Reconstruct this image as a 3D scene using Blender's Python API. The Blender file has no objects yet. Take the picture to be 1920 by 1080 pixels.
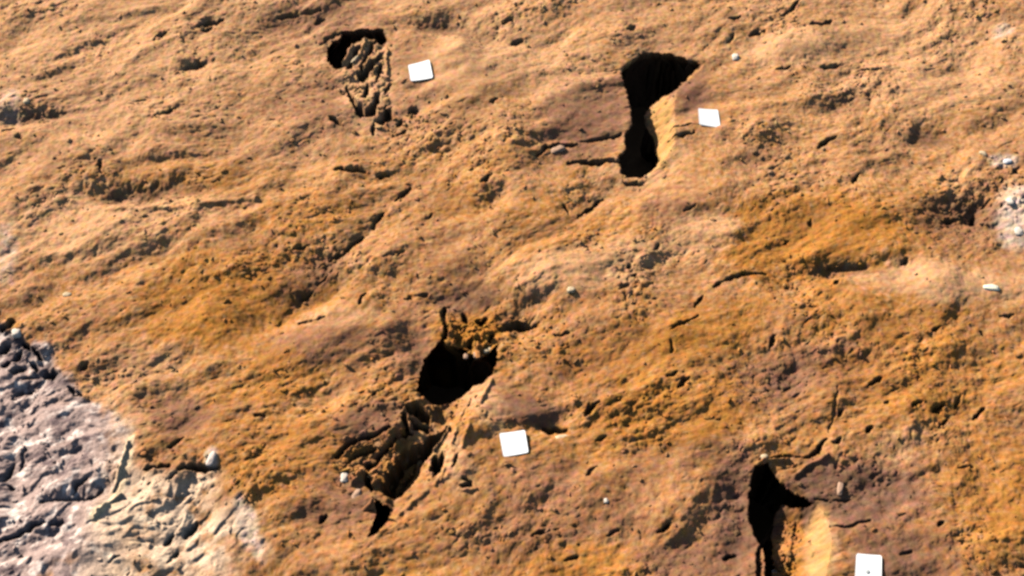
import bpy, bmesh, math, random
import numpy as np
random.seed(7)
rng = np.random.default_rng(11)
S = bpy.context.scene
COL = S.collection

# ------------------------------------------------------------------ camera geometry (metres; z = 0 is the mean soil surface)
F, PITCH, DIST = 2500.0, math.radians(56), 5.2
CP, SP = math.cos(PITCH), math.sin(PITCH)
CAM = np.array([0.0, -DIST * CP, DIST * SP])


def unproject(u, v, z=0.0):
    a, b = (u - 960) / F, -(v - 540) / F
    d = np.array([a, CP + b * SP, -SP + b * CP])
    t = (z - CAM[2]) / d[2]
    p = CAM + d * t
    return float(p[0]), float(p[1])


def plan_map(x, y):
    """where a point of the soil plane lies on the survey photo: used as a plan of the site"""
    ry, rz = y - CAM[1], -CAM[2]
    dep = ry * CP - rz * SP
    up = ry * SP + rz * CP
    return 960 + F * x / dep, 540 - F * up / dep


# ------------------------------------------------------------------ noise
_perm = rng.permutation(4096).astype(np.int32)
_ang = rng.random(4096) * 2 * np.pi
_gx, _gy = np.cos(_ang).astype(np.float32), np.sin(_ang).astype(np.float32)
_r1, _r2, _r3 = (rng.random(4096).astype(np.float32) for _ in range(3))


def _hash(ix, iy):
    return _perm[(_perm[ix & 4095] + iy) & 4095]


def gnoise(x, y):
    """gradient noise, about -1..1"""
    x = np.asarray(x, np.float32); y = np.asarray(y, np.float32)
    fx, fy = np.floor(x), np.floor(y)
    ix, iy = fx.astype(np.int32), fy.astype(np.int32)
    dx, dy = x - fx, y - fy
    sx, sy = dx * dx * dx * (dx * (dx * 6 - 15) + 10), dy * dy * dy * (dy * (dy * 6 - 15) + 10)

    def g(i, j):
        h = _hash(ix + i, iy + j)
        return _gx[h] * (dx - i) + _gy[h] * (dy - j)
    a = g(0, 0) * (1 - sx) + g(1, 0) * sx
    b = g(0, 1) * (1 - sx) + g(1, 1) * sx
    return (a * (1 - sy) + b * sy) * 1.45


def fbm(x, y, n=4, gain=0.5):
    s, a, t = 0, 1.0, 0
    for k in range(n):
        s = s + a * gnoise(x * 2.03 ** k + 17.3 * k, y * 2.03 ** k - 9.1 * k); t += a; a *= gain
    return s / t


def clods(x, y, keep=0.5):
    """round lumps in a jittered grid: height 0..1 of the highest lump over each point"""
    fx, fy = np.floor(x).astype(np.int32), np.floor(y).astype(np.int32)
    out = np.zeros(x.shape, np.float32)
    for i in (-1, 0, 1):
        for j in (-1, 0, 1):
            h = _hash(fx + i, fy + j)
            px, py = fx + i + _r1[h], fy + j + _r2[h]
            r = 0.25 + 0.5 * _r3[h]
            d2 = ((x - px) ** 2 + (y - py) ** 2) / (r * r)
            out = np.maximum(out, np.where(_r3[(h + 77) & 4095] < keep, np.sqrt(np.clip(1 - d2, 0, 1)) * r, 0))
    return out


def sstep(a, b, x):
    t = np.clip((x - a) / (b - a), 0, 1)
    return t * t * (3 - 2 * t)


# ------------------------------------------------------------------ grid: 3.6 mm inside the view, widening outwards
def axis(lo, hi, step, far):
    mid = list(np.arange(lo, hi + step / 2, step))
    s, p, up = step, mid[-1], []
    while p < far:
        s = min(s * 1.06, 0.6); p += s; up.append(p)
    s, p, dn = step, mid[0], []
    while p > -far:
        s = min(s * 1.06, 0.6); p -= s; dn.append(p)
    return np.array(dn[::-1] + mid + up)


XS, YS = axis(-2.42, 2.42, 0.0034, 14), axis(-1.36, 1.72, 0.0034, 14)
NX, NY = len(XS), len(YS)
X, Y = np.meshgrid(XS, YS)
X = X.astype(np.float32); Y = Y.astype(np.float32)
STEP = np.maximum(np.gradient(XS)[None, :], np.gradient(YS)[:, None]).astype(np.float32)
FINE = 1 - sstep(0.012, 0.05, STEP)                     # small relief fades where the sheet is coarse
Yc = np.maximum(Y, -2.0)
U, V = plan_map(X, Yc)
U = np.clip(U, -4000, 6000).astype(np.float32); V = np.clip(V, -4000, 4000).astype(np.float32)
# rim wobble
UW = U + 3.0 * gnoise(X * 26, Y * 26) + 2.0 * gnoise(X * 60, Y * 60)
VW = V + 2.4 * gnoise(X * 26 + 50, Y * 26) + 1.7 * gnoise(X * 60 + 30, Y * 60)


def window(u0, v0, u1, v1):
    c = [unproject(u, v) for u in (u0, u1) for v in (v0, v1)]
    i0, i1 = np.searchsorted(XS, min(p[0] for p in c)), np.searchsorted(XS, max(p[0] for p in c))
    j0, j1 = np.searchsorted(YS, min(p[1] for p in c)), np.searchsorted(YS, max(p[1] for p in c))
    return slice(max(j0 - 1, 0), j1 + 1), slice(max(i0 - 1, 0), i1 + 1)


def box_of(pts, pad):
    us, vs = [p[0] for p in pts], [p[1] for p in pts]
    return min(us) - pad, min(vs) - pad, max(us) + pad, max(vs) + pad


def line_dist(pts, u, v):
    """distance to a polyline and signed side (positive = below / right of the line)"""
    best = np.full(u.shape, 1e9, np.float32); tt = np.zeros(u.shape, np.float32)
    n = len(pts) - 1
    for k in range(n):
        (ax, ay), (bx, by) = pts[k][:2], pts[k + 1][:2]
        dx, dy = bx - ax, by - ay
        L = dx * dx + dy * dy + 1e-6
        t = np.clip(((u - ax) * dx + (v - ay) * dy) / L, 0, 1)
        d = np.hypot(u - ax - t * dx, v - ay - t * dy)
        m = d < best
        best = np.where(m, d, best); tt = np.where(m, (k + t) / n, tt)
    return best, tt


def poly_sdf(poly, u, v):
    """positive inside"""
    d, _ = line_dist(list(poly) + [poly[0]], u, v)
    ins = np.zeros(u.shape, bool)
    n = len(poly)
    for k in range(n):
        (ax, ay), (bx, by) = poly[k], poly[(k + 1) % n]
        if ay == by: continue
        c = ((ay > v) != (by > v)) & (u < (bx - ax) * (v - ay) / (by - ay) + ax)
        ins ^= c
    return np.where(ins, d, -d)


# ------------------------------------------------------------------ the plan of the site
# deep hollows: outer rim, then (polygon of the deep part, depth)
PIT_RUBBLE = [(612, 90), (623, 75), (637, 69), (640, 58), (677, 54), (699, 58), (718, 55), (729, 80), (728, 105), (730, 150),
              (738, 165), (742, 218), (716, 229), (701, 222), (675, 218), (665, 211), (655, 186), (645, 157), (638, 136), (629, 132), (611, 114)]
PIT_RUBBLE_DEEP = [
    ([(612, 90), (612, 113), (629, 131), (642, 126), (645, 112), (662, 87), (677, 79), (699, 77), (714, 88), (725, 80), (718, 57), (677, 55), (640, 58), (636, 72), (623, 75)], 0.30),
    ([(668, 132), (690, 124), (704, 126), (694, 136), (682, 150), (672, 146)], 0.13),
    ([(645, 157), (651, 155), (668, 185), (685, 200), (700, 190), (706, 172), (714, 170), (704, 212), (675, 217), (666, 209)], 0.13),
    ([(701, 221), (718, 214), (722, 195), (728, 196), (738, 217), (716, 228)], 0.13),
    ([(718, 168), (730, 158), (736, 160), (722, 176)], 0.10),
    ([(706, 136), (714, 120), (718, 122), (714, 138)], 0.10)]
PIT_DUMBBELL = [(1160, 135), (1173, 119), (1207, 92), (1227, 91), (1262, 99), (1290, 110), (1314, 117), (1322, 121), (1295, 147), (1271, 170),
                (1264, 200), (1264, 250), (1262, 276), (1247, 300), (1226, 320), (1201, 332), (1181, 330), (1164, 324), (1158, 292), (1170, 277),
                (1173, 245), (1185, 227), (1183, 207), (1173, 167)]
PIT_DUMBBELL_DEEP = [([(1161, 135), (1174, 120), (1207, 93), (1227, 92), (1262, 100), (1290, 112), (1312, 119), (1273, 160), (1250, 170), (1228, 193), (1209, 217),
                       (1232, 262), (1238, 290), (1230, 312), (1200, 328), (1181, 328), (1165, 322), (1160, 293), (1171, 277), (1174, 243), (1186, 227),
                       (1184, 207), (1174, 167)], 0.46)]
PIT_LONG = [(829, 626), (835, 600), (850, 588), (905, 596), (935, 622), (950, 640), (946, 665), (940, 690), (925, 720), (895, 765), (870, 818), (850, 885),
            (785, 942), (745, 990), (705, 1018), (688, 1012), (696, 982), (704, 962), (698, 936), (690, 926), (676, 905), (660, 885), (640, 890), (632, 872), (625, 858),
            (648, 825), (679, 812), (707, 808), (729, 794), (748, 778), (755, 758), (780, 748), (779, 732), (792, 662), (813, 642)]
PIT_LONG_DEEP = [
    ([(829, 627), (834, 639), (864, 641), (876, 649), (897, 660), (912, 656), (938, 646), (930, 660), (931, 678), (925, 697), (902, 716), (890, 713), (875, 719),
      (858, 731), (843, 742), (828, 749), (812, 752), (779, 733), (792, 662), (813, 643)], 0.46),
    ([(832, 797), (838, 806), (815, 833), (791, 862), (778, 891), (757, 923), (738, 929), (720, 926), (712, 905), (722, 888), (719, 872), (738, 866), (740, 850), (756, 846), (764, 832), (782, 826), (806, 808)], 0.13),
    ([(680, 897), (684, 878), (692, 890), (700, 915), (696, 922)], 0.12),
    ([(700, 936), (712, 940), (716, 950), (724, 946), (732, 950), (724, 980), (707, 1007), (690, 1011), (697, 985), (705, 965)], 0.22),
    ([(626, 858), (649, 826), (679, 814), (707, 809), (729, 796), (733, 803), (707, 818), (680, 823), (655, 834), (634, 860)], 0.11),
    ([(752, 760), (780, 752), (806, 770), (804, 787), (765, 776)], 0.10),
    ([(766, 782), (780, 788), (806, 790), (800, 800), (770, 798)], 0.09),
    ([(813, 858), (832, 843), (834, 856), (824, 884), (814, 895)], 0.12),
    ([(848, 878), (850, 862), (860, 850), (858, 868), (856, 882)], 0.12)]
PIT_EDGE = [(1419, 867), (1440, 862), (1456, 872), (1480, 898), (1503, 913), (1532, 936), (1546, 958), (1557, 987), (1558, 1027), (1550, 1066), (1538, 1100), (1520, 1150),
            (1500, 1185), (1470, 1200), (1448, 1170), (1433, 1110), (1433, 1061), (1431, 1034), (1415, 997), (1404, 955), (1406, 923), (1409, 893)]
PIT_EDGE_DEEP = [([(1419, 868), (1440, 864), (1454, 878), (1466, 894), (1484, 910), (1506, 923), (1528, 938), (1522, 943), (1508, 938), (1490, 931), (1474, 924), (1464, 934), (1460, 974), (1461, 1027), (1468, 1080),
                   (1475, 1140), (1470, 1180), (1450, 1165), (1435, 1110), (1434, 1061), (1432, 1034), (1416, 997), (1405, 955), (1407, 923), (1410, 895)], 0.46)]
PITS = [  # rim, deep parts, depth of the sloping side where it meets the deep part, width over which shallow floor forms
    (PIT_RUBBLE, PIT_RUBBLE_DEEP, 0.004, 9),
    (PIT_DUMBBELL, PIT_DUMBBELL_DEEP, 0.12, 0),
    (PIT_LONG, PIT_LONG_DEEP, 0.06, 60),
    (PIT_EDGE, PIT_EDGE_DEEP, 0.17, 0)]
ROCK = [(-700, 560), (-60, 596), (10, 600), (62, 628), (104, 676), (140, 712), (176, 742), (214, 772), (238, 806), (252, 850), (268, 880), (330, 884), (402, 878), (412, 900), (398, 930),
        (404, 962), (440, 950), (462, 962), (476, 1000), (490, 1024), (440, 1060), (400, 1090), (360, 1250), (-700, 1400)]

# narrow furrows and cracks: points, half width (px), depth (m)
FURROWS = [
    ([(775, 338), (730, 378), (690, 426), (640, 478), (600, 520), (556, 566)], 14, .006), ([(545, 575), (520, 600)], 10, .006),
    ([(768, 346), (742, 370)], 6, .035), ([(718, 396), (697, 421)], 6, .035), ([(680, 436), (648, 466), (640, 474)], 5.5, .04), ([(640, 472), (616, 486)], 5.5, .025),
    ([(614, 512), (597, 528)], 5, .025), ([(585, 540), (562, 556)], 4, .02), ([(630, 319), (684, 320)], 6.5, .05), ([(704, 325), (729, 322)], 6.5, .04), ([(553, 472), (578, 463)], 6, .03),
    ([(904, 346), (922, 334)], 6, .035), ([(1342, 534), (1372, 517), (1400, 511), (1436, 512)], 5, .03), ([(1306, 574), (1316, 552)], 5, .03),
    ([(1256, 620), (1280, 609), (1310, 592)], 5, .025), ([(1258, 640), (1260, 662)], 6, .02), ([(1084, 403), (1108, 386), (1130, 366)], 6, .04), ([(1058, 384), (1066, 398)], 6, .025),
    ([(1282, 397), (1302, 391)], 5, .03), ([(1470, 22), (1486, 12), (1500, -6)], 5, .03), ([(1522, 40), (1545, 41), (1564, 32)], 5, .03),
    ([(1540, 122), (1575, 118)], 5, .02), ([(1618, 125), (1655, 124)], 4, .02), ([(1456, 132), (1484, 126)], 4, .015), ([(1534, 274), (1566, 257)], 5, .03), ([(1598, 346), (1611, 326)], 5, .03),
    ([(1570, 726), (1565, 770), (1558, 806)], 6, .009), ([(1514, 852), (1534, 842), (1553, 820)], 6, .04), ([(1566, 826), (1578, 820)], 6, .03),
    ([(1560, 984), (1590, 986), (1634, 970)], 4.5, .018), ([(1530, 932), (1560, 934), (1600, 930)], 4, .015), ([(1428, 858), (1470, 850), (1510, 852)], 3.5, .02),
    ([(1712, 764), (1726, 752)], 6, .03), ([(1750, 768), (1772, 754)], 8, .045), ([(1766, 792), (1780, 780)], 6, .03), ([(1832, 776), (1848, 760)], 7, .04), ([(1626, 808), (1636, 798)], 7, .035),
    ([(1576, 772), (1582, 764)], 6, .025), ([(1798, 756), (1803, 736)], 5, .025), ([(1660, 757), (1666, 752)], 5, .02), ([(1022, 796), (1044, 798), (1062, 800)], 9, .05), ([(1100, 778), (1108, 765), (1122, 754)], 8, .05),
    ([(1116, 828), (1136, 818)], 6, .03), ([(1234, 996), (1256, 984)], 6, .04), ([(1270, 724), (1285, 718)], 5, .03), ([(1252, 706), (1270, 696)], 5, .025), ([(1278, 716), (1290, 708)], 6, .03),
    ([(272, 880), (320, 877)], 7, .05), ([(336, 884), (360, 876), (386, 879), (406, 880)], 9, .06), ([(316, 842), (346, 821)], 5.5, .03), ([(320, 902), (334, 890)], 5, .03),
    ([(-10, 1014), (20, 1004), (60, 986), (84, 977)], 6.5, .05), ([(92, 980), (114, 976)], 5, .03), ([(134, 920), (142, 902), (162, 893)], 6, .04), ([(70, 936), (110, 932), (178, 924)], 5, .02),
    ([(176, 926), (188, 912)], 5, .03), ([(304, 1018), (322, 1002)], 8, .05), ([(345, 1000), (366, 978)], 9, .05), ([(314, 1052), (332, 1032)], 6, .03), ([(206, 1052), (222, 1042)], 5, .02),
    ([(2, 616), (24, 600)], 8, .05), ([(-4, 652), (14, 640)], 8, .06), ([(20, 668), (36, 650)], 8, .07), ([(40, 638), (54, 652)], 7, .06), ([(50, 670), (66, 684)], 8, .07), ([(18, 692), (36, 682)], 8, .06), ([(2, 682), (14, 674)], 6, .05), ([(60, 648), (72, 664)], 7, .06), ([(36, 702), (52, 696)], 5, .04), ([(22, 734), (60, 720)], 6, .03), ([(78, 694), (104, 690)], 10, .05),
    ([(124, 722), (150, 736)], 9, .04), ([(150, 690), (163, 682)], 8, .035), ([(18, 860), (0, 890)], 6, .04), ([(10, 900), (20, 905)], 6, .03), ([(30, 870), (44, 830)], 6, .02), ([(30, 1040), (40, 1040)], 7, .03),
    ([(190, 306), (191, 326)], 6, .03), ([(310, 215), (330, 207)], 5, .025), ([(8, 252), (24, 238)], 8, .04), ([(36, 262), (42, 260)], 7, .025),
    ([(940, 42), (962, 39)], 5, .03), ([(921, 195), (930, 191)], 6, .04), ([(735, 249), (762, 240)], 5, .025), ([(696, 246), (700, 226)], 6, .04), ([(618, 219), (640, 232)], 6, .035), ([(776, 206), (786, 207)], 7, .035),
    ([(832, 564), (833, 606)], 7, .05), ([(866, 576), (878, 590)], 9, .05), ([(894, 596), (912, 590)], 8, .05), ([(938, 612), (962, 600), (990, 602)], 12, .05), ([(1000, 604), (1006, 600)], 6, .03),
    ([(1044, 626), (1068, 622)], 5, .03), ([(760, 555), (800, 545)], 9, .02), ([(672, 570), (684, 550)], 6, .03), ([(1066, 300), (1110, 300), (1162, 299)], 7, .07), ([(1008, 290), (1028, 268), (1080, 264)], 7, .04),
    ([(1090, 258), (1140, 252), (1165, 246)], 5, .025), ([(1256, 262), (1300, 248)], 5, .03), ([(1258, 240), (1312, 232)], 3.5, .02), ([(1210, 344), (1172, 338)], 5, .025),
    ([(598, 978), (610, 964)], 8, .04), ([(476, 774), (494, 776)], 6, .03), ([(700, 744), (706, 738)], 6, .04), ([(1356, 1044), (1382, 1034)], 6, .035), ([(1424, 1020), (1428, 1090)], 8, .06),
    ([(1060, 1046), (1082, 1040)], 5, .02), ([(1140, 1000), (1160, 990)], 6, .02), ([(860, 915), (885, 912)], 4, .03), ([(1160, 545), (1180, 535)], 5, .015), ([(1176, 504), (1182, 502)], 6, .03), ([(1186, 520), (1194, 516)], 5, .025),
    ([(1228, 470), (1236, 462)], 5, .02), ([(1368, 36), (1390, 30)], 6, .03), ([(1408, 60), (1436, 52)], 7, .03), ([(1366, 78), (1376, 62)], 5, .02), ([(958, 78), (980, 74)], 6, .03), ([(1176, 60), (1190, 50)], 7, .02),
    ([(372, 50), (420, 40)], 7, .04), ([(380, 60), (400, 56)], 6, .03), ([(290, 76), (312, 66)], 6, .03), ([(345, 126), (384, 116)], 7, .025), ([(520, 30), (600, 20)], 6, .02), ([(590, 40), (608, 34)], 5, .02),
    ([(610, 72), (640, 60)], 5, .03), ([(600, 82), (618, 72)], 4, .02), ([(1830, 410), (1836, 390)], 8, .03), ([(1770, 406), (1800, 402)], 7, .02), ([(1692, 494), (1702, 488)], 8, .03), ([(1566, 532), (1572, 528)], 6, .03),
    ([(1470, 456), (1478, 452)], 6, .03), ([(1518, 420), (1522, 412)], 6, .025), ([(1556, 500), (1630, 498)], 8, .015), ([(1748, 625), (1762, 616)], 6, .03), ([(1840, 620), (1850, 628)], 6, .025), ([(1632, 720), (1652, 710)], 7, .025),
    ([(1876, 592), (1900, 590)], 5, .02), ([(1800, 870), (1830, 868)], 5, .015), ([(1760, 985), (1772, 976)], 5, .025), ([(1690, 1040), (1710, 1030)], 6, .02), ([(1446, 650), (1452, 632)], 6, .03), ([(1900, 320), (1920, 330)], 5, .02),
    ([(560, 600), (610, 596)], 6, .015), ([(720, 480), (760, 470)], 4, .012), ([(745, 478), (754, 474)], 4.5, .02), ([(800, 406), (812, 400)], 5, .02), ([(1000, 1000), (1030, 990)], 6, .02), ([(1100, 890), (1120, 870)], 6, .02)]
# broad hollows: u, v, ru, rv, angle (degrees, up to the right), depth (m); negative = mound
HOLLOWS = [
    (395, 45, 40, 14, 14, .03), (830, 52, 60, 18, -5, .03), (35, 228, 60, 18, 6, .04), (110, 214, 60, 9, 4, .02), (135, 102, 60, 10, 22, .02), (290, 362, 115, 22, 4, .055), (360, 300, 80, 10, 8, .02),
    (370, 122, 40, 10, 12, .02), (1585, 195, 50, 20, 18, .028), (1480, 195, 50, 24, 0, .01), (1740, 256, 46, 22, 0, .018), (1800, 410, 80, 50, 10, .05), (1830, 400, 16, 24, 0, .02), (1600, 505, 90, 16, 4, .03), (975, 608, 46, 24, 10, .05),
    (860, 560, 70, 34, -10, .045), (560, 575, 110, 34, 28, .03), (640, 480, 80, 22, 42, .012), (1100, 390, 70, 26, 38, .015), (1090, 285, 90, 24, 14, .012), (930, 370, 46, 16, 45, .02), (1110, 690, 60, 30, 20, .02),
    (1460, 720, 60, 40, 0, .02), (1600, 925, 120, 44, 10, .018), (1680, 905, 40, 20, 0, .015), (1310, 1040, 90, 40, 0, .02), (340, 770, 60, 50, 0, .03), (280, 860, 60, 14, 0, .015), (1040, 795, 40, 16, 0, .03), (700, 830, 110, 40, 40, .03),
    (40, 670, 70, 40, -30, .04), (20, 900, 30, 80, 0, .03), (110, 930, 90, 14, 6, .02), (1350, 900, 50, 60, 0, .02), (1395, 960, 40, 100, 0, .03), (790, 660, 26, 70, 20, .03), (1010, 560, 60, 14, 20, .02), (1080, 870, 60, 24, 25, .02),
    (1200, 78, 80, 26, 10, .006), (560, 45, 70, 22, 10, .025), (920, 70, 40, 26, 0, .02), (960, 250, 80, 40, 30, -.02), (1060, 190, 120, 60, 20, -.02), (880, 160, 110, 70, 20, -.02), (1770, 535, 160, 36, -4, -.02), (1110, 505, 150, 40, 8, -.02),
    (650, 620, 110, 46, 10, -.02), (1300, 440, 90, 40, 10, -.02), (300, 440, 240, 30, 8, -.02), (1480, 85, 80, 30, 10, -.015), (940, 730, 60, 70, 40, -.02), (1520, 864, 60, 12, 22, -.006)]
# ridges of soil: points, half width, height
RIDGES = [([(662, 90), (645, 118)], 3.6, .02), ([(686, 82), (674, 106)], 3.6, .02), ([(712, 104), (688, 122)], 4, .015), ([(708, 128), (700, 140)], 3, .03), ([(704, 190), (708, 208), (720, 212)], 4.5, .02),
          ([(725, 95), (725, 150)], 4, .02), ([(1490, 888), (1512, 872), (1552, 852)], 4.5, .02), ([(1424, 864), (1440, 858), (1480, 856)], 4, .02), ([(820, 806), (840, 792), (842, 800), (812, 838)], 4, .03),
          ([(757, 770), (800, 782)], 4, .04), ([(766, 792), (800, 798)], 4, .03), ([(700, 860), (720, 838)], 5, .04), ([(728, 815), (745, 806)], 5, .035), ([(742, 832), (746, 826)], 5, .035), ([(700, 905), (712, 896)], 5, .035),
          ([(660, 905), (682, 880)], 5, .03), ([(922, 712), (900, 756)], 6, .010), ([(880, 800), (868, 840)], 6, .012), ([(800, 925), (740, 975)], 7, .010), ([(880, 745), (860, 790), (848, 830)], 5, .012), ([(835, 880), (815, 915)], 5, .012), ([(825, 905), (850, 890), (876, 886)], 6, .006), ([(862, 922), (892, 922)], 4, .01),
          ([(240, 830), (228, 870), (212, 915)], 5, .018), ([(228, 925), (178, 968)], 5, .022), ([(700, 950), (712, 952)], 4, .1),
          ([(1500, 960), (1490, 1000), (1484, 1060)], 6, .012), ([(835, 612), (870, 625), (915, 628)], 9, .03), ([(870, 632), (905, 645)], 7, .03), ([(350, 392), (480, 376)], 8, .012), ([(200, 398), (340, 396)], 8, .012)]
# soil tones: u, v, ru, rv, angle, kind, strength
TONES = [
    (1100, 205, 110, 80, 10, 'mauve', .8), (1290, 165, 40, 60, 20, 'mauve', .9), (720, 140, 120, 110, 0, 'mauve', .35), (630, 190, 120, 60, 0, 'mauve', .5), (600, 40, 120, 40, 10, 'mauve', .55), (90, 190, 130, 60, 0, 'mauve', .5),
    (610, 640, 110, 50, 10, 'mauve', .55), (760, 630, 50, 80, 0, 'mauve', .6), (980, 765, 80, 30, 0, 'mauve', .9), (1010, 900, 90, 60, 20, 'mauve', .6), (1540, 690, 110, 50, 0, 'mauve', .7), (1600, 925, 150, 80, 6, 'mauve', 1.0),
    (1380, 930, 60, 110, 0, 'mauve', .9), (340, 770, 60, 50, 0, 'mauve', .7), (1100, 690, 80, 30, 10, 'mauve', .8), (1320, 1050, 160, 50, 0, 'mauve', .7), (690, 790, 70, 30, 20, 'mauve', .8), (620, 940, 90, 60, 0, 'mauve', .7), (1700, 1040, 120, 60, 0, 'mauve', .8),
    (1800, 410, 100, 50, 0, 'mauve', .5), (1420, 720, 90, 60, 0, 'mauve', .6), (950, 1010, 120, 50, 10, 'mauve', .5), (1120, 960, 110, 60, 10, 'mauve', .4), (870, 560, 60, 30, 0, 'mauve', .6), (570, 530, 80, 40, 30, 'mauve', .6), (400, 250, 200, 60, 10, 'mauve', .25), (1250, 400, 60, 30, 0, 'mauve', .5), (1230, 880, 80, 50, 0, 'mauve', .4),
    (1060, 150, 80, 60, 0, 'peach', .5),
    (420, 560, 190, 90, 10, 'ochre', .8), (1510, 450, 190, 90, 0, 'ochre', .9), (1260, 770, 170, 70, 10, 'ochre', .8), (1740, 700, 190, 90, 0, 'ochre', .6), (520, 850, 150, 90, 0, 'ochre', .6), (1180, 660, 160, 60, 10, 'ochre', .6), (1080, 1060, 130, 50, 0, 'ochre', .7),
    (460, 700, 130, 60, 0, 'ochre', .7), (1640, 590, 170, 60, 0, 'ochre', .6), (580, 400, 110, 40, 10, 'ochre', .6), (330, 340, 150, 40, 5, 'ochre', .5), (870, 380, 60, 40, 0, 'ochre', .5), (1870, 900, 90, 120, 0, 'ochre', .6), (1820, 1010, 120, 60, 0, 'ochre', .4), (1040, 420, 90, 60, 10, 'ochre', .4), (1340, 620, 110, 60, 20, 'ochre', .7), (900, 610, 50, 40, 0, 'ochre', .6), (1700, 410, 120, 60, 0, 'ochre', .5),
    (1000, 830, 260, 40, 0, 'ochre', .2), (720, 320, 300, 40, 5, 'ochre', .25),
    (1770, 530, 170, 40, -4, 'peach', .9), (1110, 500, 170, 46, 8, 'peach', .8), (1310, 440, 80, 40, 10, 'peach', .8), (1480, 85, 90, 34, 8, 'peach', .9), (960, 90, 170, 50, 5, 'peach', .6), (160, 420, 220, 70, 5, 'peach', .8), (200, 150, 260, 130, 8, 'peach', .5),
    (880, 120, 100, 60, 10, 'peach', .5), (1720, 110, 230, 110, 0, 'peach', .6), (640, 590, 90, 26, 5, 'peach', .5), (900, 740, 34, 80, 30, 'peach', .7), (838, 860, 40, 90, 38, 'peach', .7), (1540, 1020, 30, 80, 0, 'peach', .8), (1240, 230, 30, 70, 0, 'peach', .6), (300, 690, 160, 50, 0, 'peach', .4),
    (1690, 830, 60, 30, 10, 'peach', .6), (1240, 310, 60, 26, 35, 'peach', .6), (230, 780, 40, 60, 60, 'peach', .6), (1160, 310, 60, 20, 15, 'peach', .5), (1908, 405, 44, 62, 0, 'pale', .8), (1885, 302, 30, 14, 0, 'pale', .7), (1880, 60, 20, 14, 0, 'pale', .5), (465, 990, 22, 60, 20, 'pale', .8), (398, 862, 14, 26, 0, 'pale', .7), (20, 200, 30, 30, 0, 'pale', .4), (10, 480, 24, 60, 0, 'pale', .4)]
# stretches where the soil is trodden smooth (negative = rougher)
SMOOTH = [(1100, 200, 90, 70, .6), (890, 150, 90, 80, .6), (1290, 180, 40, 60, .6), (1770, 530, 160, 40, .6), (650, 620, 100, 44, .5), (980, 765, 70, 26, .7), (1080, 860, 40, 24, .5), (1480, 85, 70, 26, .6), (1240, 870, 60, 60, .5), (1330, 1050, 100, 40, .4),
          (1110, 500, 120, 40, .3), (700, 790, 60, 26, .6), (1800, 400, 100, 60, -.4), (1640, 700, 250, 120, -.3), (900, 610, 60, 40, -.6), (1550, 200, 60, 50, -.4), (900, 300, 160, 60, -.3), (1150, 750, 200, 60, -.3), (60, 680, 90, 60, -.4), (620, 190, 100, 70, .4)]


def ell(u0, v0, ru, rv, ang, u, v):
    a = math.radians(ang)
    c, s = math.cos(a), math.sin(a)
    du, dv = u - u0, v - v0
    p, q = du * c - dv * s, du * s + dv * c
    return (p / ru) ** 2 + (q / rv) ** 2


# ------------------------------------------------------------------ relief
rough = np.ones((NY, NX), np.float32) * 0.9 + 0.35 * fbm(X * 2.2, Y * 2.2, 2)
for (u0, v0, ru, rv, k) in SMOOTH:
    w = window(u0 - 2.4 * ru, v0 - 2.4 * rv, u0 + 2.4 * ru, v0 + 2.4 * rv)
    rough[w] *= 1 - k * np.exp(-ell(u0, v0, ru, rv, 0, U[w], V[w]))
rough *= 1 + 0.25 * sstep(300, 900, V)
th = math.radians(25)
wx = X + 0.09 * fbm(X * 2.0, Y * 2.0, 2); wy = Y + 0.09 * fbm(X * 2.0 + 40, Y * 2.0, 2)
A, B = wx * math.cos(th) + wy * math.sin(th), -wx * math.sin(th) + wy * math.cos(th)    # along / across the grain of the soil
H = 0.045 * fbm(X * 0.9, Y * 0.9, 2) * (1 + 2.5 * sstep(0.05, 0.5, STEP))
H += 0.036 * fbm(A * 2.4, B * 4.6, 2) + 0.013 * fbm(A * 4.6 + 70, B * 8.5, 2)
H += rough * 0.010 * fbm(A * 8, B * 14, 2)
mask_g = sstep(-0.1, 0.55, fbm(X * 3.1 + 9, Y * 3.1, 3))
fine = 0.0018 * gnoise(A * 22, B * 34) + 0.0026 * gnoise(X * 36 + 5, Y * 44) + 0.0015 * gnoise(X * 56 + 5, Y * 66 + 8) + 0.0012 * gnoise(A * 84, B * 96) + 0.0009 * gnoise(X * 190, Y * 190)
fine -= 0.020 * np.clip(gnoise(A * 20 + 31, B * 40) - 0.45, 0, 1) * (0.5 + mask_g)          # small chips out of the surface
fine -= 0.022 * np.clip(gnoise(A * 42 + 71, B * 75) - 0.45, 0, 1) * (0.4 + mask_g)
lump = clods(X * 27, Y * 34, 0.4) * 0.013 + clods(A * 42 + 9, B * 56, 0.4) * 0.006
fine *= 0.88
H += FINE * rough * (fine + lump * (0.25 + 0.75 * mask_g))

for (u0, v0, ru, rv, ang, d) in HOLLOWS:
    r = max(ru, rv) * 2.3
    w = window(u0 - r, v0 - r, u0 + r, v0 + r)
    H[w] -= 1.15 * d * np.exp(-ell(u0, v0, ru, rv, ang, UW[w] + 6 * gnoise(X[w] * 12, Y[w] * 12), VW[w]))
for pts, hw, d in FURROWS:
    w = window(*box_of(pts, hw * 3))
    dist, t = line_dist(pts, UW[w] + 2 * gnoise(X[w] * 16, Y[w] * 16), VW[w])
    taper = 0.55 + 0.45 * np.sin(np.clip(t, 0, 1) * np.pi)
    jig = 1.05 + 0.6 * gnoise(X[w] * 14 + 3, Y[w] * 14)
    H[w] -= d * np.clip(jig, 0.6, 2.2) * (1 - sstep(0.15, 1.0, dist / (hw * taper * (0.95 + 0.55 * gnoise(X[w] * 34, Y[w] * 34)))))

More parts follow.
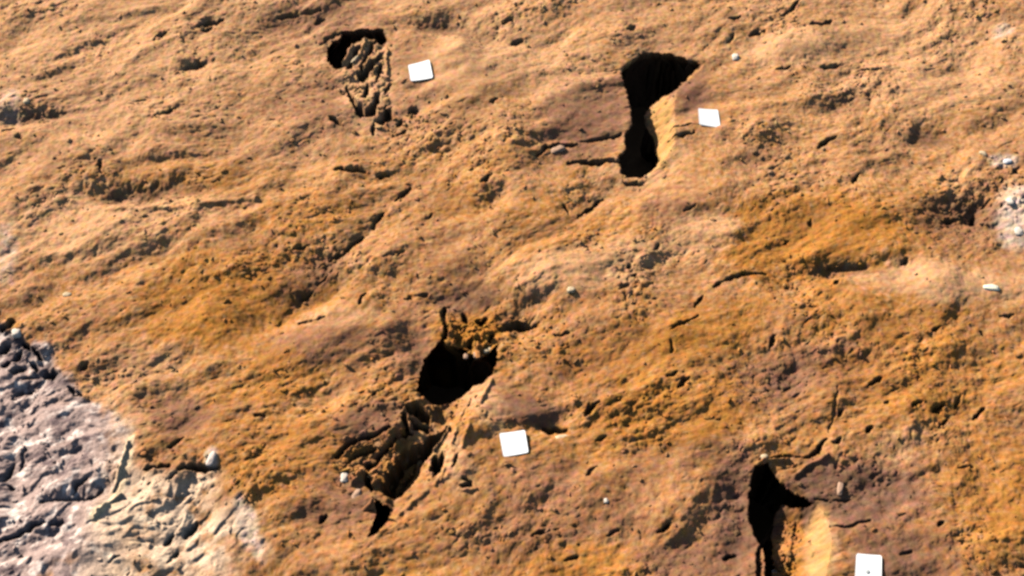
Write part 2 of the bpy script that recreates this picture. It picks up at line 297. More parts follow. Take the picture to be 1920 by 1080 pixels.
# pale bedrock at the near left corner: rougher, blockier relief
rock_sd = poly_sdf(ROCK, U + 42 * fbm(X * 6, Y * 6, 4, .6), V + 42 * fbm(X * 6 + 20, Y * 6, 4, .6))
rk = sstep(-6 - 24 * sstep(150, 350, U), 10 + 34 * sstep(150, 350, U), rock_sd)
ter = fbm(A * 4.5 + 3, B * 7, 3) * 3.2
blk = (np.floor(ter) + sstep(0.35, 0.65, ter - np.floor(ter))) * 0.009 + fbm(A * 16, B * 22, 3) * 0.006
H += FINE * rk * (blk - 0.010 - fine * 0.4 * rough)

# deep hollows
pit_id = np.zeros((NY, NX), np.int8); floor_m = np.zeros((NY, NX), bool)
hole = np.zeros((NY, NX), np.int8); hole_sd = np.zeros((NY, NX), np.float32)
for k, (rim, deeps, slope_d, flat) in enumerate(PITS):
    w = window(*box_of(rim, 30))
    u, v = UW[w], VW[w]
    dout = poly_sdf(rim, u, v)
    if k == 1:                                            # the deep mouth lies below the surface: plan position of its edge
        edge_d, _ = line_dist(rim + [rim[0]], np.array([p[0] for p in deeps[0][0]], float), np.array([p[1] for p in deeps[0][0]], float))
        deeps = [([(p[0], p[1] - 250 * slope_d * min(1, max(0, (e_ - 4) / 22))) for p, e_ in zip(deeps[0][0], edge_d)], deeps[0][1])]
    deep_sd = [poly_sdf(p, u, v) for p, _ in deeps]
    if flat:
        sh = slope_d * sstep(0, flat, dout)
    else:
        out = np.clip(-deep_sd[0], 0, None)
        t = np.clip(dout, 0, None) / (np.clip(dout, 0, None) + out + 1e-3)
        sh = np.minimum(slope_d * np.where(dout > 0, t, 0) ** (0.6 if k == 3 else 0.9), np.clip(dout, 0, None) * 0.0042)
    lumpy = clods(X[w] * 26, Y[w] * 30, 0.7) * 0.030 + clods(X[w] * 50, Y[w] * 50, 0.6) * 0.012
    dep = sh - lumpy * sstep(0, 12, dout) * (0.45, 0.5, 0.6, 0.5)[k] * (np.where(1.19 * u + v > 1730, 0.75, 1.0) if k == 2 else 1.0)
    fl = np.zeros(u.shape, bool)
    for (p, d), sd in zip(deeps, deep_sd):
        if d > 0.2:                                       # opens into an undercut chamber, a shape added so the mouth stays black
            hm = (sd > 0) & (dout > 0)
            hole[w] = np.where(hm, k + 1, hole[w]); hole_sd[w] = np.where(sd > -25, sd, hole_sd[w])
        else:
            dep = np.maximum(dep, np.where(sd > -1, sh + (d * (0.65 if k == 0 else 1.15) - sh) * sstep(-1, 4, sd), -1))
        fl |= sd > 1.0
    H[w] -= np.where(dout > 0, dep, 0)
    pit_id[w] = np.where(dout > 0, k + 1, pit_id[w]); floor_m[w] |= fl & (dout > 0)
for pts, hw, d in RIDGES:
    w = window(*box_of(pts, hw * 3))
    dist, t = line_dist(pts, UW[w], VW[w])
    H[w] += d * (1 - sstep(0.1, 1.0, dist / hw)) * (0.85 + 0.3 * gnoise(X[w] * 40, Y[w] * 40))

GAPS = [([(800, 822), (760, 838), (735, 872), (724, 905)], 7, .07), ([(786, 862), (772, 890), (752, 922)], 5, .06), ([(760, 868), (742, 900)], 3, .03), ([(775, 850), (758, 880)], 3, .03),
        ([(672, 92), (654, 126)], 4.5, .10), ([(702, 84), (690, 104), (678, 124)], 4.5, .10), ([(716, 112), (700, 118), (684, 132)], 4.5, .08), ([(712, 140), (706, 152)], 4, .03), ([(690, 160), (684, 178)], 4, .05),
        ([(745, 228), (752, 222)], 4, .04), ([(770, 206), (780, 208)], 5, .05), ([(652, 862), (676, 842), (700, 836)], 4, .05), ([(690, 874), (712, 846), (736, 824)], 5, .08), ([(668, 888), (690, 862)], 4, .06), ([(740, 816), (770, 806)], 5, .07),
        ([(815, 852), (808, 880)], 5, .10), ([(757, 778), (762, 800)], 6, .09), ([(776, 790), (800, 800)], 5, .07), ([(872, 900), (884, 908)], 4, .03), ([(905, 596), (898, 612)], 4, .05), ([(884, 632), (878, 640)], 5, .08), ([(918, 636), (924, 628)], 5, .07), ([(838, 604), (834, 626)], 5, .08)]
for pts, hw, d in GAPS:
    w = window(*box_of(pts, hw * 3))
    dist, t = line_dist(pts, UW[w], VW[w])
    H[w] -= d * (1 - sstep(0.35, 1.1, dist / hw))
CARDS = [  # corners on the plan: far left, far right, near right, near left
    [(765, 121), (805, 113), (812, 147), (770, 151)],
    [(1309, 204), (1346, 205), (1351, 238), (1311, 234)],
    [(936, 812), (984, 807), (991, 849), (944, 856)],
    [(1606, 1037), (1653, 1042), (1652, 1092), (1603, 1090)]]
card_z = []
for c in CARDS:                                           # a little bed pressed flat under every card
    cu, cv = np.mean([p[0] for p in c]), np.mean([p[1] for p in c])
    w = window(cu - 70, cv - 60, cu + 70, cv + 60)
    m = 1 - sstep(22, 44, np.hypot(U[w] - cu, (V[w] - cv) * 1.15))
    z = float((H[w] * m).sum() / m.sum())
    H[w] = H[w] * (1 - 0.85 * m) + z * 0.85 * m
    card_z.append(z)


def height_at(x, y):
    i = int(np.clip(np.searchsorted(XS, x), 0, NX - 1)); j = int(np.clip(np.searchsorted(YS, y), 0, NY - 1))
    return float(H[j, i])


# ------------------------------------------------------------------ soil tones (mottling of the soil, with light and shade put into some patches)
def lin(r, g, b):
    f = lambda c: (c / 255 / 12.92) if c <= 10 else ((c / 255 + 0.055) / 1.055) ** 2.4
    return np.array([f(r), f(g), f(b)], np.float32)


PAL = {'peach': np.array([.57, .305, .150], np.float32), 'ochre': np.array([.40, .156, .024], np.float32), 'mauve': np.array([.26, .122, .072], np.float32), 'pale': np.array([.66, .49, .38], np.float32), 'umber': np.array([.165, .085, .052], np.float32), 'pink': np.array([.60, .345, .19], np.float32), 'lit_wall': np.array([.54, .285, .095], np.float32)}
TONES += [(1590, 915, 140, 52, 8, 'umber', .62), (1385, 945, 40, 100, 0, 'umber', .5), (1700, 1040, 110, 46, 0, 'umber', .45), (975, 768, 70, 24, 0, 'umber', .3), (860, 548, 70, 26, 0, 'umber', .5),  # dark brown soil; over the hollows it puts shade into the colour
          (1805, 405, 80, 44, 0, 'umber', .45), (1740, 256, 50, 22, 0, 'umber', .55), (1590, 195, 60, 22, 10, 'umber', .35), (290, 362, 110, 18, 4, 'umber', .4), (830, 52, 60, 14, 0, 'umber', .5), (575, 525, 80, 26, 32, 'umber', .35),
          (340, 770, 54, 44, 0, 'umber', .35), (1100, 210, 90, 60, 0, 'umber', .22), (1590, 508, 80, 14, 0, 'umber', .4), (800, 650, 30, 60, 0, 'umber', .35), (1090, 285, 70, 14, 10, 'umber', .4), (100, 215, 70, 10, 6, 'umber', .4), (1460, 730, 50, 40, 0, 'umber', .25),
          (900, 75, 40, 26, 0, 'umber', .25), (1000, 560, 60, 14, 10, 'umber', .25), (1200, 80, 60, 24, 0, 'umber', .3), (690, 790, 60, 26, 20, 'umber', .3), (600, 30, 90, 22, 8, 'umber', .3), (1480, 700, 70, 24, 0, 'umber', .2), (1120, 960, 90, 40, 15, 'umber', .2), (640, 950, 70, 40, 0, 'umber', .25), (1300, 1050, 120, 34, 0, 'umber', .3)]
TONES += [(1243, 232, 24, 80, 0, 'lit_wall', .9), (1292, 142, 10, 10, 0, 'lit_wall', .6), (1541, 1045, 20, 120, 0, 'lit_wall', .65), (1500, 1030, 22, 100, 0, 'ochre', .7), (690, 150, 55, 90, 0, 'peach', .95), (870, 615, 70, 36, 0, 'ochre', .8)]  # patches on the pit walls put their sunlit brightness into the soil colour
wt = {k: np.zeros((NY, NX), np.float32) for k in PAL}
wt['peach'] += 0.42 + 0.30 * sstep(700, 100, V) + 0.25 * fbm(A * 3 + 2, B * 6, 3)
wt['ochre'] += 0.46 + 0.25 * sstep(250, 800, V) * sstep(100, 700, U) + 0.35 * fbm(A * 3 + 22, B * 6, 3)
wt['mauve'] += 0.26 + 0.18 * sstep(250, 950, V) + 1.0 * fbm(A * 3 + 52, B * 7 + 9, 3)
wt['pink'] += 0.55 * sstep(650, 60, V + 0.25 * U)
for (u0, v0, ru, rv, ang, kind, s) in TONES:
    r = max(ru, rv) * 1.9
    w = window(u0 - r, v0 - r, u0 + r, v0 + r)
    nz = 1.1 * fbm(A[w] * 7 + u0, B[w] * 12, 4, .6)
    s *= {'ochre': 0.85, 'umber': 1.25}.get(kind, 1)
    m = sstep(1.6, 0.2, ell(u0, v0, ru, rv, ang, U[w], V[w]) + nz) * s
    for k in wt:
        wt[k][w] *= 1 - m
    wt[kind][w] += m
sp = {'peach': 0.7 * gnoise(A * 30, B * 44) + 0.8 * gnoise(A * 66, B * 76), 'ochre': 0.6 * gnoise(A * 26 + 7, B * 40) + 0.9 * gnoise(A * 60 + 7, B * 76),
      'mauve': 0.55 * gnoise(A * 28 + 17, B * 40 + 8) + 0.5 * gnoise(A * 62 + 37, B * 76), 'umber': 0, 'pale': 0, 'pink': 0, 'lit_wall': 0}
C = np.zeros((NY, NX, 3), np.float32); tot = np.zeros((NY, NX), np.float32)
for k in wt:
    q = np.clip(wt[k] * (1 + FINE * sp[k]) + (0 if k in ('pale', 'pink', 'lit_wall', 'umber') else 0.02), 0, None) ** 1.3
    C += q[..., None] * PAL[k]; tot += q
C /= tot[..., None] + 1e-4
C *= (1 + 0.42 * fbm(A * 4.4 + 12, B * 9.5, 4))[..., None]
C *= (1 + FINE * (0.10 * gnoise(X * 60, Y * 60) + 0.10 * fbm(X * 20 + 8, Y * 20, 2)))[..., None]
hue = FINE * 0.24 * gnoise(X * 38 + 5, Y * 44)
C *= np.stack([1 + 0.5 * hue, 1 - hue * 0.4, 1 + 1.2 * FINE * 0.2 * gnoise(X * 34 + 60, Y * 40)], -1)
# bedrock tones: mauve-grey at the left, cream and pink at the right, soil washed into it
g1 = np.array([.42, .295, .255], np.float32); g2 = np.array([.72, .50, .34], np.float32); g3 = np.array([.13, .088, .095], np.float32)
mix = sstep(150, 270, U + 30 * fbm(X * 6, Y * 6, 2) + (V - 900) * 0.25)
rc = g1 * (1 - mix[..., None]) + g2 * mix[..., None]
dk = sstep(0.0, 0.35, fbm(A * 10 + 4, B * 16, 4, 0.65)) * (0.75 - 0.5 * mix)
rc = rc * (1 - dk[..., None]) + g3 * dk[..., None]
lt = sstep(0.0, 0.4, fbm(A * 14 + 44, B * 18, 4, .65)) * 0.9
rc = rc * (1 - lt[..., None]) + (np.array([.86, .70, .61], np.float32) * (1 - mix[..., None]) + np.array([.80, .60, .42], np.float32) * mix[..., None]) * lt[..., None]
soil_in = sstep(0.0, 0.3, fbm(X * 8 + 90, Y * 8, 4, .6)) * 0.8 * sstep(140, 400, U + 0.3 * (1080 - V)) + 0.6 * sstep(0.1, 0.4, fbm(X * 9, Y * 9 + 30, 3)) * sstep(1020, 1070, V)
band = sstep(46, 14, rock_sd) * sstep(190, 60, U) * sstep(-0.25, 0.25, fbm(X * 14 + 7, Y * 14, 3)) * 0.85      # dark crust along the upper edge
rc = rc * (1 - band[..., None]) + np.array([.07, .05, .055], np.float32) * band[..., None]
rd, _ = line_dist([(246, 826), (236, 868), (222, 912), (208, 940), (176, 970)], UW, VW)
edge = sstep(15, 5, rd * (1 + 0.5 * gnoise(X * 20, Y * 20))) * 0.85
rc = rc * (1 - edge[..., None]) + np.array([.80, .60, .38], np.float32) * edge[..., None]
m = np.maximum(rk * (1 - np.clip(soil_in, 0, 0.9)), edge)
C = C * (1 - m[..., None]) + rc * m[..., None]
C = np.clip(C, 0.01, 0.88)

# ------------------------------------------------------------------ materials
def material(name, rough=0.95, attr=True, base=(.5, .5, .5), grain=0.18, scale=220, bump=0.25):
    m = bpy.data.materials.new(name); m.use_nodes = True
    nt = m.node_tree; N = nt.nodes; L = nt.links
    b = N['Principled BSDF']
    b.inputs['Roughness'].default_value = rough
    b.inputs['Specular IOR Level'].default_value = 0.12
    tc = N.new('ShaderNodeTexCoord')
    nz = N.new('ShaderNodeTexNoise'); nz.inputs['Scale'].default_value = scale; nz.inputs['Detail'].default_value = 3
    L.new(tc.outputs['Object'], nz.inputs['Vector'])
    rmp = N.new('ShaderNodeMapRange'); rmp.inputs['From Min'].default_value = 0.3; rmp.inputs['From Max'].default_value = 0.7
    rmp.inputs['To Min'].default_value = 1 - grain; rmp.inputs['To Max'].default_value = 1 + grain
    L.new(nz.outputs['Fac'], rmp.inputs['Value'])
    mul = N.new('ShaderNodeVectorMath'); mul.operation = 'MULTIPLY'
    if attr:
        ca = N.new('ShaderNodeVertexColor'); ca.layer_name = 'tone'
        L.new(ca.outputs['Color'], mul.inputs[0])
    else:
        mul.inputs[0].default_value = base
    L.new(rmp.outputs['Result'], mul.inputs[1])
    L.new(mul.outputs['Vector'], b.inputs['Base Color'])
    bp = N.new('ShaderNodeBump'); bp.inputs['Strength'].default_value = bump; bp.inputs['Distance'].default_value = 0.002
    L.new(nz.outputs['Fac'], bp.inputs['Height']); L.new(bp.outputs['Normal'], b.inputs['Normal'])
    return m


M_SOIL = material('dry_soil')
M_ROCK = material('weathered_rock', 0.9, grain=0.22, scale=150, bump=0.4)
M_CRUMB = material('soil_crumb', grain=0.25, scale=300)
M_CARD = material('white_card', 0.6, False, (.93, .93, .94), 0.015, 60, 0.05)
M_NAIL = material('grey_metal', 0.5, False, (.45, .47, .47), 0.1, 300, 0.05)

# ------------------------------------------------------------------ cut the sheet into soil, bedrock and the four hollows
def face_val(a):
    return a[:-1, :-1].astype(np.int32)


idx = np.arange(NX * NY).reshape(NY, NX)
quads = np.stack([idx[:-1, :-1], idx[:-1, 1:], idx[1:, 1:], idx[1:, :-1]], -1).reshape(-1, 4)
fhole = face_val(hole).ravel()
fid = face_val(pit_id).ravel(); ffl = face_val(floor_m).ravel() > 0
frock = ((rock_sd[:-1, :-1] > 0).ravel()) & (fid == 0)
P3 = np.stack([X, Y, H], -1).reshape(-1, 3).astype(np.float32)
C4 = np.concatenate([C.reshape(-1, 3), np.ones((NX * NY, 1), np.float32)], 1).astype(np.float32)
GY, GX = np.gradient(H, YS, axis=0), np.gradient(H, XS, axis=1)
NRM = np.stack([-GX, -GY, np.ones_like(H)], -1).reshape(-1, 3)
NRM /= np.linalg.norm(NRM, axis=1, keepdims=True)


SGY, SGX = np.gradient(hole_sd, YS, axis=0), np.gradient(hole_sd, XS, axis=1)


def chamber(name, k, parent, origin):
    """an added undercut below the mouth that keeps it dark: its wall starts exactly on the cut edge of the soil"""
    hk = (hole[:-1, :-1] == k)
    js, is_ = np.nonzero(hk)
    edges = []
    for j, i in zip(js.tolist(), is_.tolist()):
        for dj, di, a, b in ((-1, 0, (j, i), (j, i + 1)), (1, 0, (j + 1, i), (j + 1, i + 1)), (0, -1, (j, i), (j + 1, i)), (0, 1, (j, i + 1), (j + 1, i + 1))):
            if not hk[j + dj, i + di]: edges.append((a, b))
    rings = [(0, 0), (.006, .015), (.015, .04), (.05, .09), (.09, .17), (.11, .30), (.08, .44), (.05, .50)]
    base = {}; vs = []; col = []
    for e in edges:
        for p in e:
            if p in base: continue
            j, i = p
            base[p] = len(vs)
            gx, gy = -SGX[j, i], -SGY[j, i]
            g_ = math.hypot(gx, gy) + 1e-6
            gx, gy = gx / g_, gy / g_
            for o_, d_ in rings:
                n_ = 1 + 0.3 * float(gnoise(X[j, i] * 18 + d_ * 9, Y[j, i] * 18 + d_ * 14))
                vs.append((X[j, i] + gx * o_ * n_ - origin[0], Y[j, i] + gy * o_ * n_ - origin[1], H[j, i] - d_ - origin[2]))
                col.append(C[j, i])
    fs = []
    for a, b in edges:
        for r_ in range(len(rings) - 1):
            fs.append((base[a] + r_, base[a] + r_ + 1, base[b] + r_ + 1, base[b] + r_))
    x0, x1, y0, y1 = X[0, is_.min()] - .2, X[0, is_.max()] + .2, Y[js.min(), 0] - .2, Y[js.max(), 0] + .2
    n_ = 40; b0 = len(vs)
    for b in range(n_ + 1):
        for a in range(n_ + 1):
            x, y = x0 + (x1 - x0) * a / n_, y0 + (y1 - y0) * b / n_
            vs.append((x - origin[0], y - origin[1], -.47 + .03 * float(gnoise(x * 14, y * 14)) - origin[2])); col.append(C[js[0], is_[0]])
    for b in range(n_):
        for a in range(n_):
            q = b0 + b * (n_ + 1) + a
            fs.append((q, q + 1, q + n_ + 2, q + n_ + 1))
    me = bpy.data.meshes.new(name); me.from_pydata(vs, [], fs); me.update()
    for f in me.polygons: f.use_smooth = True
    at = me.color_attributes.new('tone', 'FLOAT_COLOR', 'POINT')
    at.data.foreach_set('color', np.concatenate([np.array(col, np.float32), np.ones((len(col), 1), np.float32)], 1).ravel())
    me.materials.append(M_SOIL)
    o = bpy.data.objects.new(name, me); COL.objects.link(o); o.parent = parent
    return o


def sheet(name, sel, mat, parent=None, origin=(0, 0, 0)):
    q = quads[sel]
    used, inv = np.unique(q, return_inverse=True)
    inv = inv.reshape(-1, 4)
    me = bpy.data.meshes.new(name)
    n, f = len(used), len(q)
    me.vertices.add(n); me.loops.add(f * 4); me.polygons.add(f)
    me.vertices.foreach_set('co', (P3[used] - np.array(origin, np.float32)).ravel())
    me.loops.foreach_set('vertex_index', inv.ravel().astype(np.int32))
    me.polygons.foreach_set('loop_start', np.arange(0, f * 4, 4, dtype=np.int32))
    me.polygons.foreach_set('use_smooth', np.ones(f, bool))
    me.update(calc_edges=True)
    a = me.color_attributes.new('tone', 'FLOAT_COLOR', 'POINT')
    a.data.foreach_set('color', C4[used].ravel())
    me.materials.append(mat)
    o = bpy.data.objects.new(name, me); COL.objects.link(o)
    if parent: o.parent = parent
    return o


def tag(o, label, cat, group=None, kind=None):
    if label: o['label'] = label
    if cat: o['category'] = cat
    if group: o['group'] = group
    if kind: o['kind'] = kind


g = sheet('ground', (fid == 0) & ~frock, M_SOIL)
g['kind'] = 'structure'; g['label'] = 'reddish brown dry lumpy soil surface'
o = sheet('rock_outcrop', frock, M_ROCK)
tag(o, 'pale pinkish grey rough rock showing through the soil at the lower left corner', 'rock')
PIT_LABELS = ['small pit half filled with rubble, beside the white card nearest the top edge',
              'deep black waisted pit with a sunlit side, next to a small white pebble',
              'long broken open pit with crumbled ledges and slits, the largest pit',
              'narrow black pit with a broad sunlit side, cut by the bottom edge']
for k in range(4):
    rim = PITS[k][0]
    bx, by = unproject(float(np.mean([p[0] for p in rim])), float(np.mean([p[1] for p in rim])))
    e = bpy.data.objects.new('dug_pit', None); COL.objects.link(e)
    e.location = (bx, by, -0.1); e.empty_display_size = 0.05
    tag(e, PIT_LABELS[k], 'pit', 'pits dug into the soil')
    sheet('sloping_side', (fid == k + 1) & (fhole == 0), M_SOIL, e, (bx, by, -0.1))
    chamber('hollow', k + 1, e, (bx, by, -0.1))

# ------------------------------------------------------------------ white cards
CARD_LABELS = ['white card tilted slightly, beside the rubble filled pit near the top', 'white card right of the waisted black pit',
               'white card lying on bare soil right of the long broken pit', 'white card with a grey dot, cut off by the bottom edge']
for k, c in enumerate(CARDS):
    z = card_z[k] + 0.006
    pw = [np.array(unproject(u, v, z)) for u, v in c]
    ctr = sum(pw) / 4
    bm = bmesh.new()
    n = 14
    rad = 0.10 if k < 3 else 0.14
    grid = {}
    tilt = [0.004, -0.003, 0.003, 0.002][k]

    def pos(s, t):
        # rounded corners: pull the grid's outer ring inwards near the corners
        a, b_ = 2 * s - 1, 2 * t - 1
        ca, cb = max(abs(a) - (1 - rad), 0) / rad, max(abs(b_) - (1 - rad), 0) / rad
        h = math.hypot(ca, cb)
        if h > 1:
            ca, cb = ca / h, cb / h
            a = math.copysign(1 - rad + ca * rad, a); b_ = math.copysign(1 - rad + cb * rad, b_)
        s2, t2 = (a + 1) / 2, (b_ + 1) / 2
        p = (pw[0] * (1 - s2) + pw[1] * s2) * (1 - t2) + (pw[3] * (1 - s2) + pw[2] * s2) * t2
        return p[0] - ctr[0], p[1] - ctr[1], 0.004 * (a * a * 0.6 - b_ * b_ * 0.3) + tilt * a
    for i in range(n + 1):
        for j in range(n + 1):
            grid[i, j] = bm.verts.new(pos(i / n, j / n))
    for i in range(n):
        for j in range(n):
            bm.faces.new((grid[i, j + 1], grid[i + 1, j + 1], grid[i + 1, j], grid[i, j]))
    res = bmesh.ops.extrude_face_region(bm, geom=bm.faces[:])
    bmesh.ops.translate(bm, vec=(0, 0, -0.0025), verts=[v for v in res['geom'] if isinstance(v, bmesh.types.BMVert)])
    bmesh.ops.recalc_face_normals(bm, faces=bm.faces[:])
    me = bpy.data.meshes.new('marker_card'); bm.to_mesh(me); bm.free()
    me.materials.append(M_CARD)
    o = bpy.data.objects.new('marker_card', me); COL.objects.link(o)
    o.location = (ctr[0], ctr[1], z)
    tag(o, CARD_LABELS[k], 'card', 'white cards marking the pits')
    if k == 3:
        bm = bmesh.new()
        bmesh.ops.create_uvsphere(bm, u_segments=14, v_segments=8, radius=0.0075, matrix=__import__('mathutils').Matrix.Diagonal((1, 1, 0.3, 1)))
        me = bpy.data.meshes.new('nail_head'); bm.to_mesh(me); bm.free(); me.materials.append(M_NAIL)
        for p in me.polygons: p.use_smooth = True
        h = bpy.data.objects.new('nail_head', me); COL.objects.link(h); h.parent = o
        nx, ny = unproject(1627, 1072, z)
        h.location = (nx - ctr[0], ny - ctr[1], 0.001)


# ------------------------------------------------------------------ single stones and clods
ICO = []
_b = bmesh.new(); bmesh.ops.create_icosphere(_b, subdivisions=3, radius=1)
ICO3V = np.array([v.co[:] for v in _b.verts], np.float32); ICO3F = [[v.index for v in f.verts] for f in _b.faces]; _b.free()
_b = bmesh.new(); bmesh.ops.create_icosphere(_b, subdivisions=1, radius=1)
ICO1V = np.array([v.co[:] for v in _b.verts], np.float32); ICO1F = np.array([[v.index for v in f.verts] for f in _b.faces], np.int32); _b.free()


def stone(name, u, v, w, h, ang, colour, label, cat, sink=0.5, jag=0.28, z=None, group=None):
    """w, h: size on the plan in photo pixels (about 4.8 px per centimetre)"""
    x, y = unproject(u, v)
    rx, ry = w / 480 * 0.5, h / 480 * 0.5 / 0.85
    rz = min(rx, ry) * 0.75
    sd = (u * 13.7 + v * 7.1) % 97
    p = ICO3V.copy()
    d = 1 + jag * (gnoise(p[:, 0] * 1.3 + sd, p[:, 1] * 1.3 + p[:, 2] * 1.7) + 0.45 * gnoise(p[:, 0] * 3.3 + p[:, 2] * 2, p[:, 1] * 3.3 + sd))
    p = p * d[:, None]
    p = np.clip(p, -0.88, 0.92) * np.array([rx, ry, rz])
    a = math.radians(ang); ca, sa = math.cos(a), math.sin(a)
    p = np.stack([p[:, 0] * ca - p[:, 1] * sa, p[:, 0] * sa + p[:, 1] * ca, p[:, 2]], 1)
    me = bpy.data.meshes.new(name); me.from_pydata(p.tolist(), [], ICO3F); me.update()
    for f in me.polygons: f.use_smooth = True
    at = me.color_attributes.new('tone', 'FLOAT_COLOR', 'POINT')
    cc = np.ones((len(p), 4), np.float32); cc[:, :3] = np.array(colour) * (1 + 0.15 * gnoise(p[:, 0] * 200 + sd, p[:, 1] * 200))[:, None]
    at.data.foreach_set('color', np.clip(cc, 0, .92).ravel())
    me.materials.append(M_CRUMB)
    o = bpy.data.objects.new(name, me); COL.objects.link(o)
    o.location = (x, y, (height_at(x, y) if z is None else z) + rz * (1 - 2 * sink) * 0.8)
    tag(o, label, cat, group)
    return o


WH, CR, PK, OC, BR = (.72, .62, .52), (.66, .50, .32), (.50, .31, .21), (.55, .30, .09), (.45, .25, .13)
STONES = [
    ('pebble', 1380, 104, 17, 17, 0, WH, 'round white pebble on bare soil, upper right of the waisted black pit', 'pebble'),
    ('stone', 1858, 541, 34, 13, -6, (.85, .80, .62), 'flat cream stone lying on smooth pale sand near the right edge', 'stone'),
    ('stone', 1070, 548, 17, 11, 10, CR, 'small cream stone on pale soil right of and above the long broken pit', 'stone'),
    ('stone', 124, 549, 18, 10, 5, CR, 'small cream stone on soil above the dark rock corner', 'stone'),
    ('stone', 645, 891, 15, 19, 0, WH, 'whitish stone at the left end of the long broken pit', 'stone'),
    ('stone', 1137, 937, 9, 8, 0, WH, 'tiny white stone on lumpy soil, lower right of the card by the long pit', 'stone'),
    ('stone', 1055, 815, 28, 9, 4, CR, 'long pale stone under a dark crack right of the middle card', 'stone'),
    ('stone', 1468, 1045, 14, 15, 0, WH, 'white stone on the sunlit side of the pit at the bottom edge', 'stone'),
    ('stone', 30, 622, 20, 18, 0, WH, 'white stone among dark cracks at the top of the rock corner', 'stone'),
    ('stone', 1892, 383, 16, 18, 20, WH, 'upper white stone of the pale patch at the right edge', 'stone'),
    ('stone', 1912, 432, 20, 18, 0, WH, 'lower white stone of the pale patch at the right edge', 'stone'),
    ('stone', 1889, 303, 20, 12, 10, (.75, .73, .74), 'greyish white stone near the right edge above the pale patch', 'stone'),
    ('stone', 1842, 290, 18, 9, -30, CR, 'slanted cream stone left of the greyish white stone', 'stone'),
    ('stone', 52, 195, 15, 13, 20, CR, 'cream stone above a dark hollow near the left edge', 'stone'),
    ('stone', 14, 246, 10, 14, 0, WH, 'white stone at the left end of a dark hollow', 'stone'),
    ('stone', 1434, 853, 14, 9, 15, CR, 'cream stone on the upper lip of the bottom pit', 'stone'),
    ('stone', 398, 865, 14, 26, -15, (.74, .60, .52), 'upright pink stone right of the dark slot by the rock', 'stone'),
    ('soil_clod', 1577, 912, 11, 24, -15, PK, 'upright clod of earth on dark soil right of the bottom pit', 'clod'),
    ('soil_clod', 666, 112, 7, 24, -35, CR, 'thin pale sliver lying in the rubble filled pit', 'clod'),
    ('soil_clod', 692, 98, 7, 11, 0, (.7, .62, .58), 'small grey clod in the rubble of the topmost pit', 'clod'),
    ('soil_clod', 683, 136, 9, 9, 0, (.66, .5, .45), 'round pinkish clod in a dark gap of the rubble', 'clod'),
    ('soil_clod', 873, 657, 10, 10, 0, PK, 'pink clod hanging at the upper left lip of the long pit', 'clod'),
    ('soil_clod', 893, 657, 13, 12, 0, PK, 'pink clod at the middle of the long pit upper lip', 'clod'),
    ('soil_clod', 915, 650, 20, 8, 30, CR, 'slanted cream clod at the right of the long pit upper lip', 'clod'),
    ('soil_clod', 1046, 275, 34, 14, 20, PK, 'broken clod left of the waisted pit under a dark step', 'clod'),
    ('soil_clod', 668, 925, 14, 22, -30, PK, 'pale clod on the lower left rim of the long pit', 'clod')]
for s in STONES:
    stone(*s)

# ------------------------------------------------------------------ crumbs of soil strewn over everything: uncountable
N = 15000
cx = rng.uniform(-2.4, 2.4, N); cy = rng.uniform(-1.34, 1.7, N)
ii = np.searchsorted(XS, cx); jj = np.searchsorted(YS, cy)
dens = mask_g[jj, ii] * np.clip(rough[jj, ii], 0, 1.3) + 0.12
cu, cv = U[jj, ii], V[jj, ii]
keep = (rng.random(N) < dens)
for c in CARDS:
    keep &= ~((np.abs(cu - np.mean([p[0] for p in c])) < 34) & (np.abs(cv - np.mean([p[1] for p in c])) < 32))
keep &= ~floor_m[jj, ii] & (hole[jj, ii] == 0)
ii, jj, cx, cy = ii[keep], jj[keep], cx[keep], cy[keep]
r = 0.0022 + 0.0075 * rng.random(len(cx)) ** 3.0
ex, ey = [], []
for k, (um, vm, ru, rv, q) in enumerate([(690, 150, 45, 85, 80), (700, 850, 70, 60, 170), (885, 612, 55, 34, 120), (1485, 1010, 26, 90, 110), (770, 225, 70, 40, 70), (660, 880, 40, 30, 60)]):
    for _ in range(q):
        x, y = unproject(um + ru * rng.normal() * .5, vm + rv * rng.normal() * .5)
        i, j = np.searchsorted(XS, x), np.searchsorted(YS, y)
        if hole[j, i] == 0: ex.append((x, y, i, j))
cx = np.concatenate([cx, [e[0] for e in ex]]); cy = np.concatenate([cy, [e[1] for e in ex]])
ii = np.concatenate([ii, [e[2] for e in ex]]).astype(int); jj = np.concatenate([jj, [e[3] for e in ex]]).astype(int)
r = np.concatenate([r, 0.003 + 0.010 * rng.random(len(ex)) ** 2.5])
n = len(cx)
nv, nf = len(ICO1V), len(ICO1F)
sc = np.stack([r * rng.uniform(.8, 1.9, n), r * rng.uniform(.6, 1.1, n), r * rng.uniform(.55, .95, n)], 1)
an = rng.normal(0.7, 0.9, n)
loc = ICO1V[None] * (1 + rng.uniform(-.38, .30, (n, nv, 1))) * sc[:, None, :]
ca, sa = np.cos(an)[:, None], np.sin(an)[:, None]
px = loc[..., 0] * ca - loc[..., 1] * sa + cx[:, None]; py = loc[..., 0] * sa + loc[..., 1] * ca + cy[:, None]
pz = loc[..., 2] + H[jj, ii][:, None] + (sc[:, 2] * 0.35)[:, None]
co = np.stack([px, py, pz], -1).reshape(-1, 3).astype(np.float32)
tri = (ICO1F[None] + (np.arange(n) * nv)[:, None, None]).reshape(-1, 3).astype(np.int32)
me = bpy.data.meshes.new('soil_crumbs')
me.vertices.add(len(co)); me.loops.add(len(tri) * 3); me.polygons.add(len(tri))
me.vertices.foreach_set('co', co.ravel()); me.loops.foreach_set('vertex_index', tri.ravel())
me.polygons.foreach_set('loop_start', np.arange(0, len(tri) * 3, 3, dtype=np.int32))
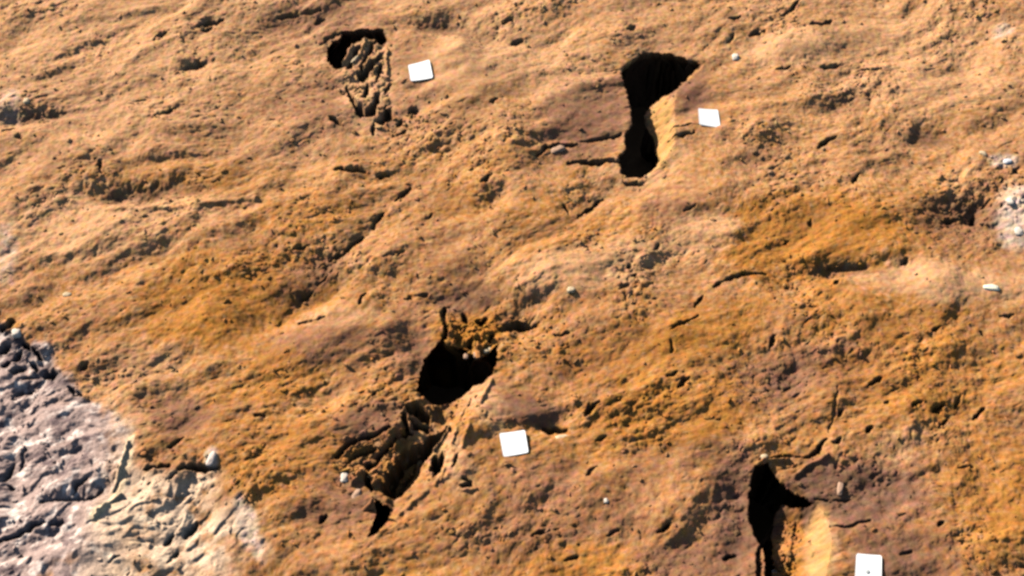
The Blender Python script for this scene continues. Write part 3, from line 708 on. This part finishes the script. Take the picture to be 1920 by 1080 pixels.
me.polygons.foreach_set('use_smooth', np.zeros(len(tri), bool))
me.update(calc_edges=True)
cc = np.repeat(np.clip(C[jj, ii] * rng.uniform(.8, 1.25, (n, 1)), 0, .85), nv, axis=0)
at = me.color_attributes.new('tone', 'FLOAT_COLOR', 'POINT')
at.data.foreach_set('color', np.concatenate([cc, np.ones((len(cc), 1))], 1).astype(np.float32).ravel())
me.materials.append(M_CRUMB)
o = bpy.data.objects.new('soil_crumbs', me); COL.objects.link(o)
tag(o, 'loose crumbs of reddish soil strewn over the ground', 'soil crumbs', None, 'stuff')

# ------------------------------------------------------------------ light and camera
SUN_EL, AZ = math.radians(32), (-0.78, 0.62)
W = bpy.data.worlds.new('World'); S.world = W; W.use_nodes = True
nt = W.node_tree
sky = nt.nodes.new('ShaderNodeTexSky'); sky.sky_type = 'NISHITA'; sky.sun_disc = False
sky.sun_elevation = SUN_EL; sky.sun_rotation = math.atan2(AZ[0], AZ[1])
nt.links.new(sky.outputs['Color'], nt.nodes['Background'].inputs['Color'])
nt.nodes['Background'].inputs['Strength'].default_value = 0.05
sl = bpy.data.lights.new('sun', 'SUN'); sl.energy = 4.5; sl.angle = math.radians(0.5); sl.color = (1, .94, .83)
so = bpy.data.objects.new('sun', sl); COL.objects.link(so)
from mathutils import Vector
k = math.hypot(*AZ)
d = Vector((AZ[0] / k * math.cos(SUN_EL), AZ[1] / k * math.cos(SUN_EL), math.sin(SUN_EL)))
so.rotation_euler = d.to_track_quat('Z', 'Y').to_euler(); so.location = d * 10

cam = bpy.data.cameras.new('camera'); cam.sensor_width = 36; cam.lens = F / 1920 * 36; cam.clip_end = 200
co_ = bpy.data.objects.new('camera', cam); COL.objects.link(co_)
co_.location = CAM; co_.rotation_euler = (math.pi / 2 - PITCH, 0, 0)
S.camera = co_
S.view_settings.view_transform = 'Standard'; S.view_settings.look = 'None'; S.view_settings.exposure = 0.72; S.view_settings.gamma = 1
S.cycles.diffuse_bounces = 0
S.cycles.filter_width = 2.8
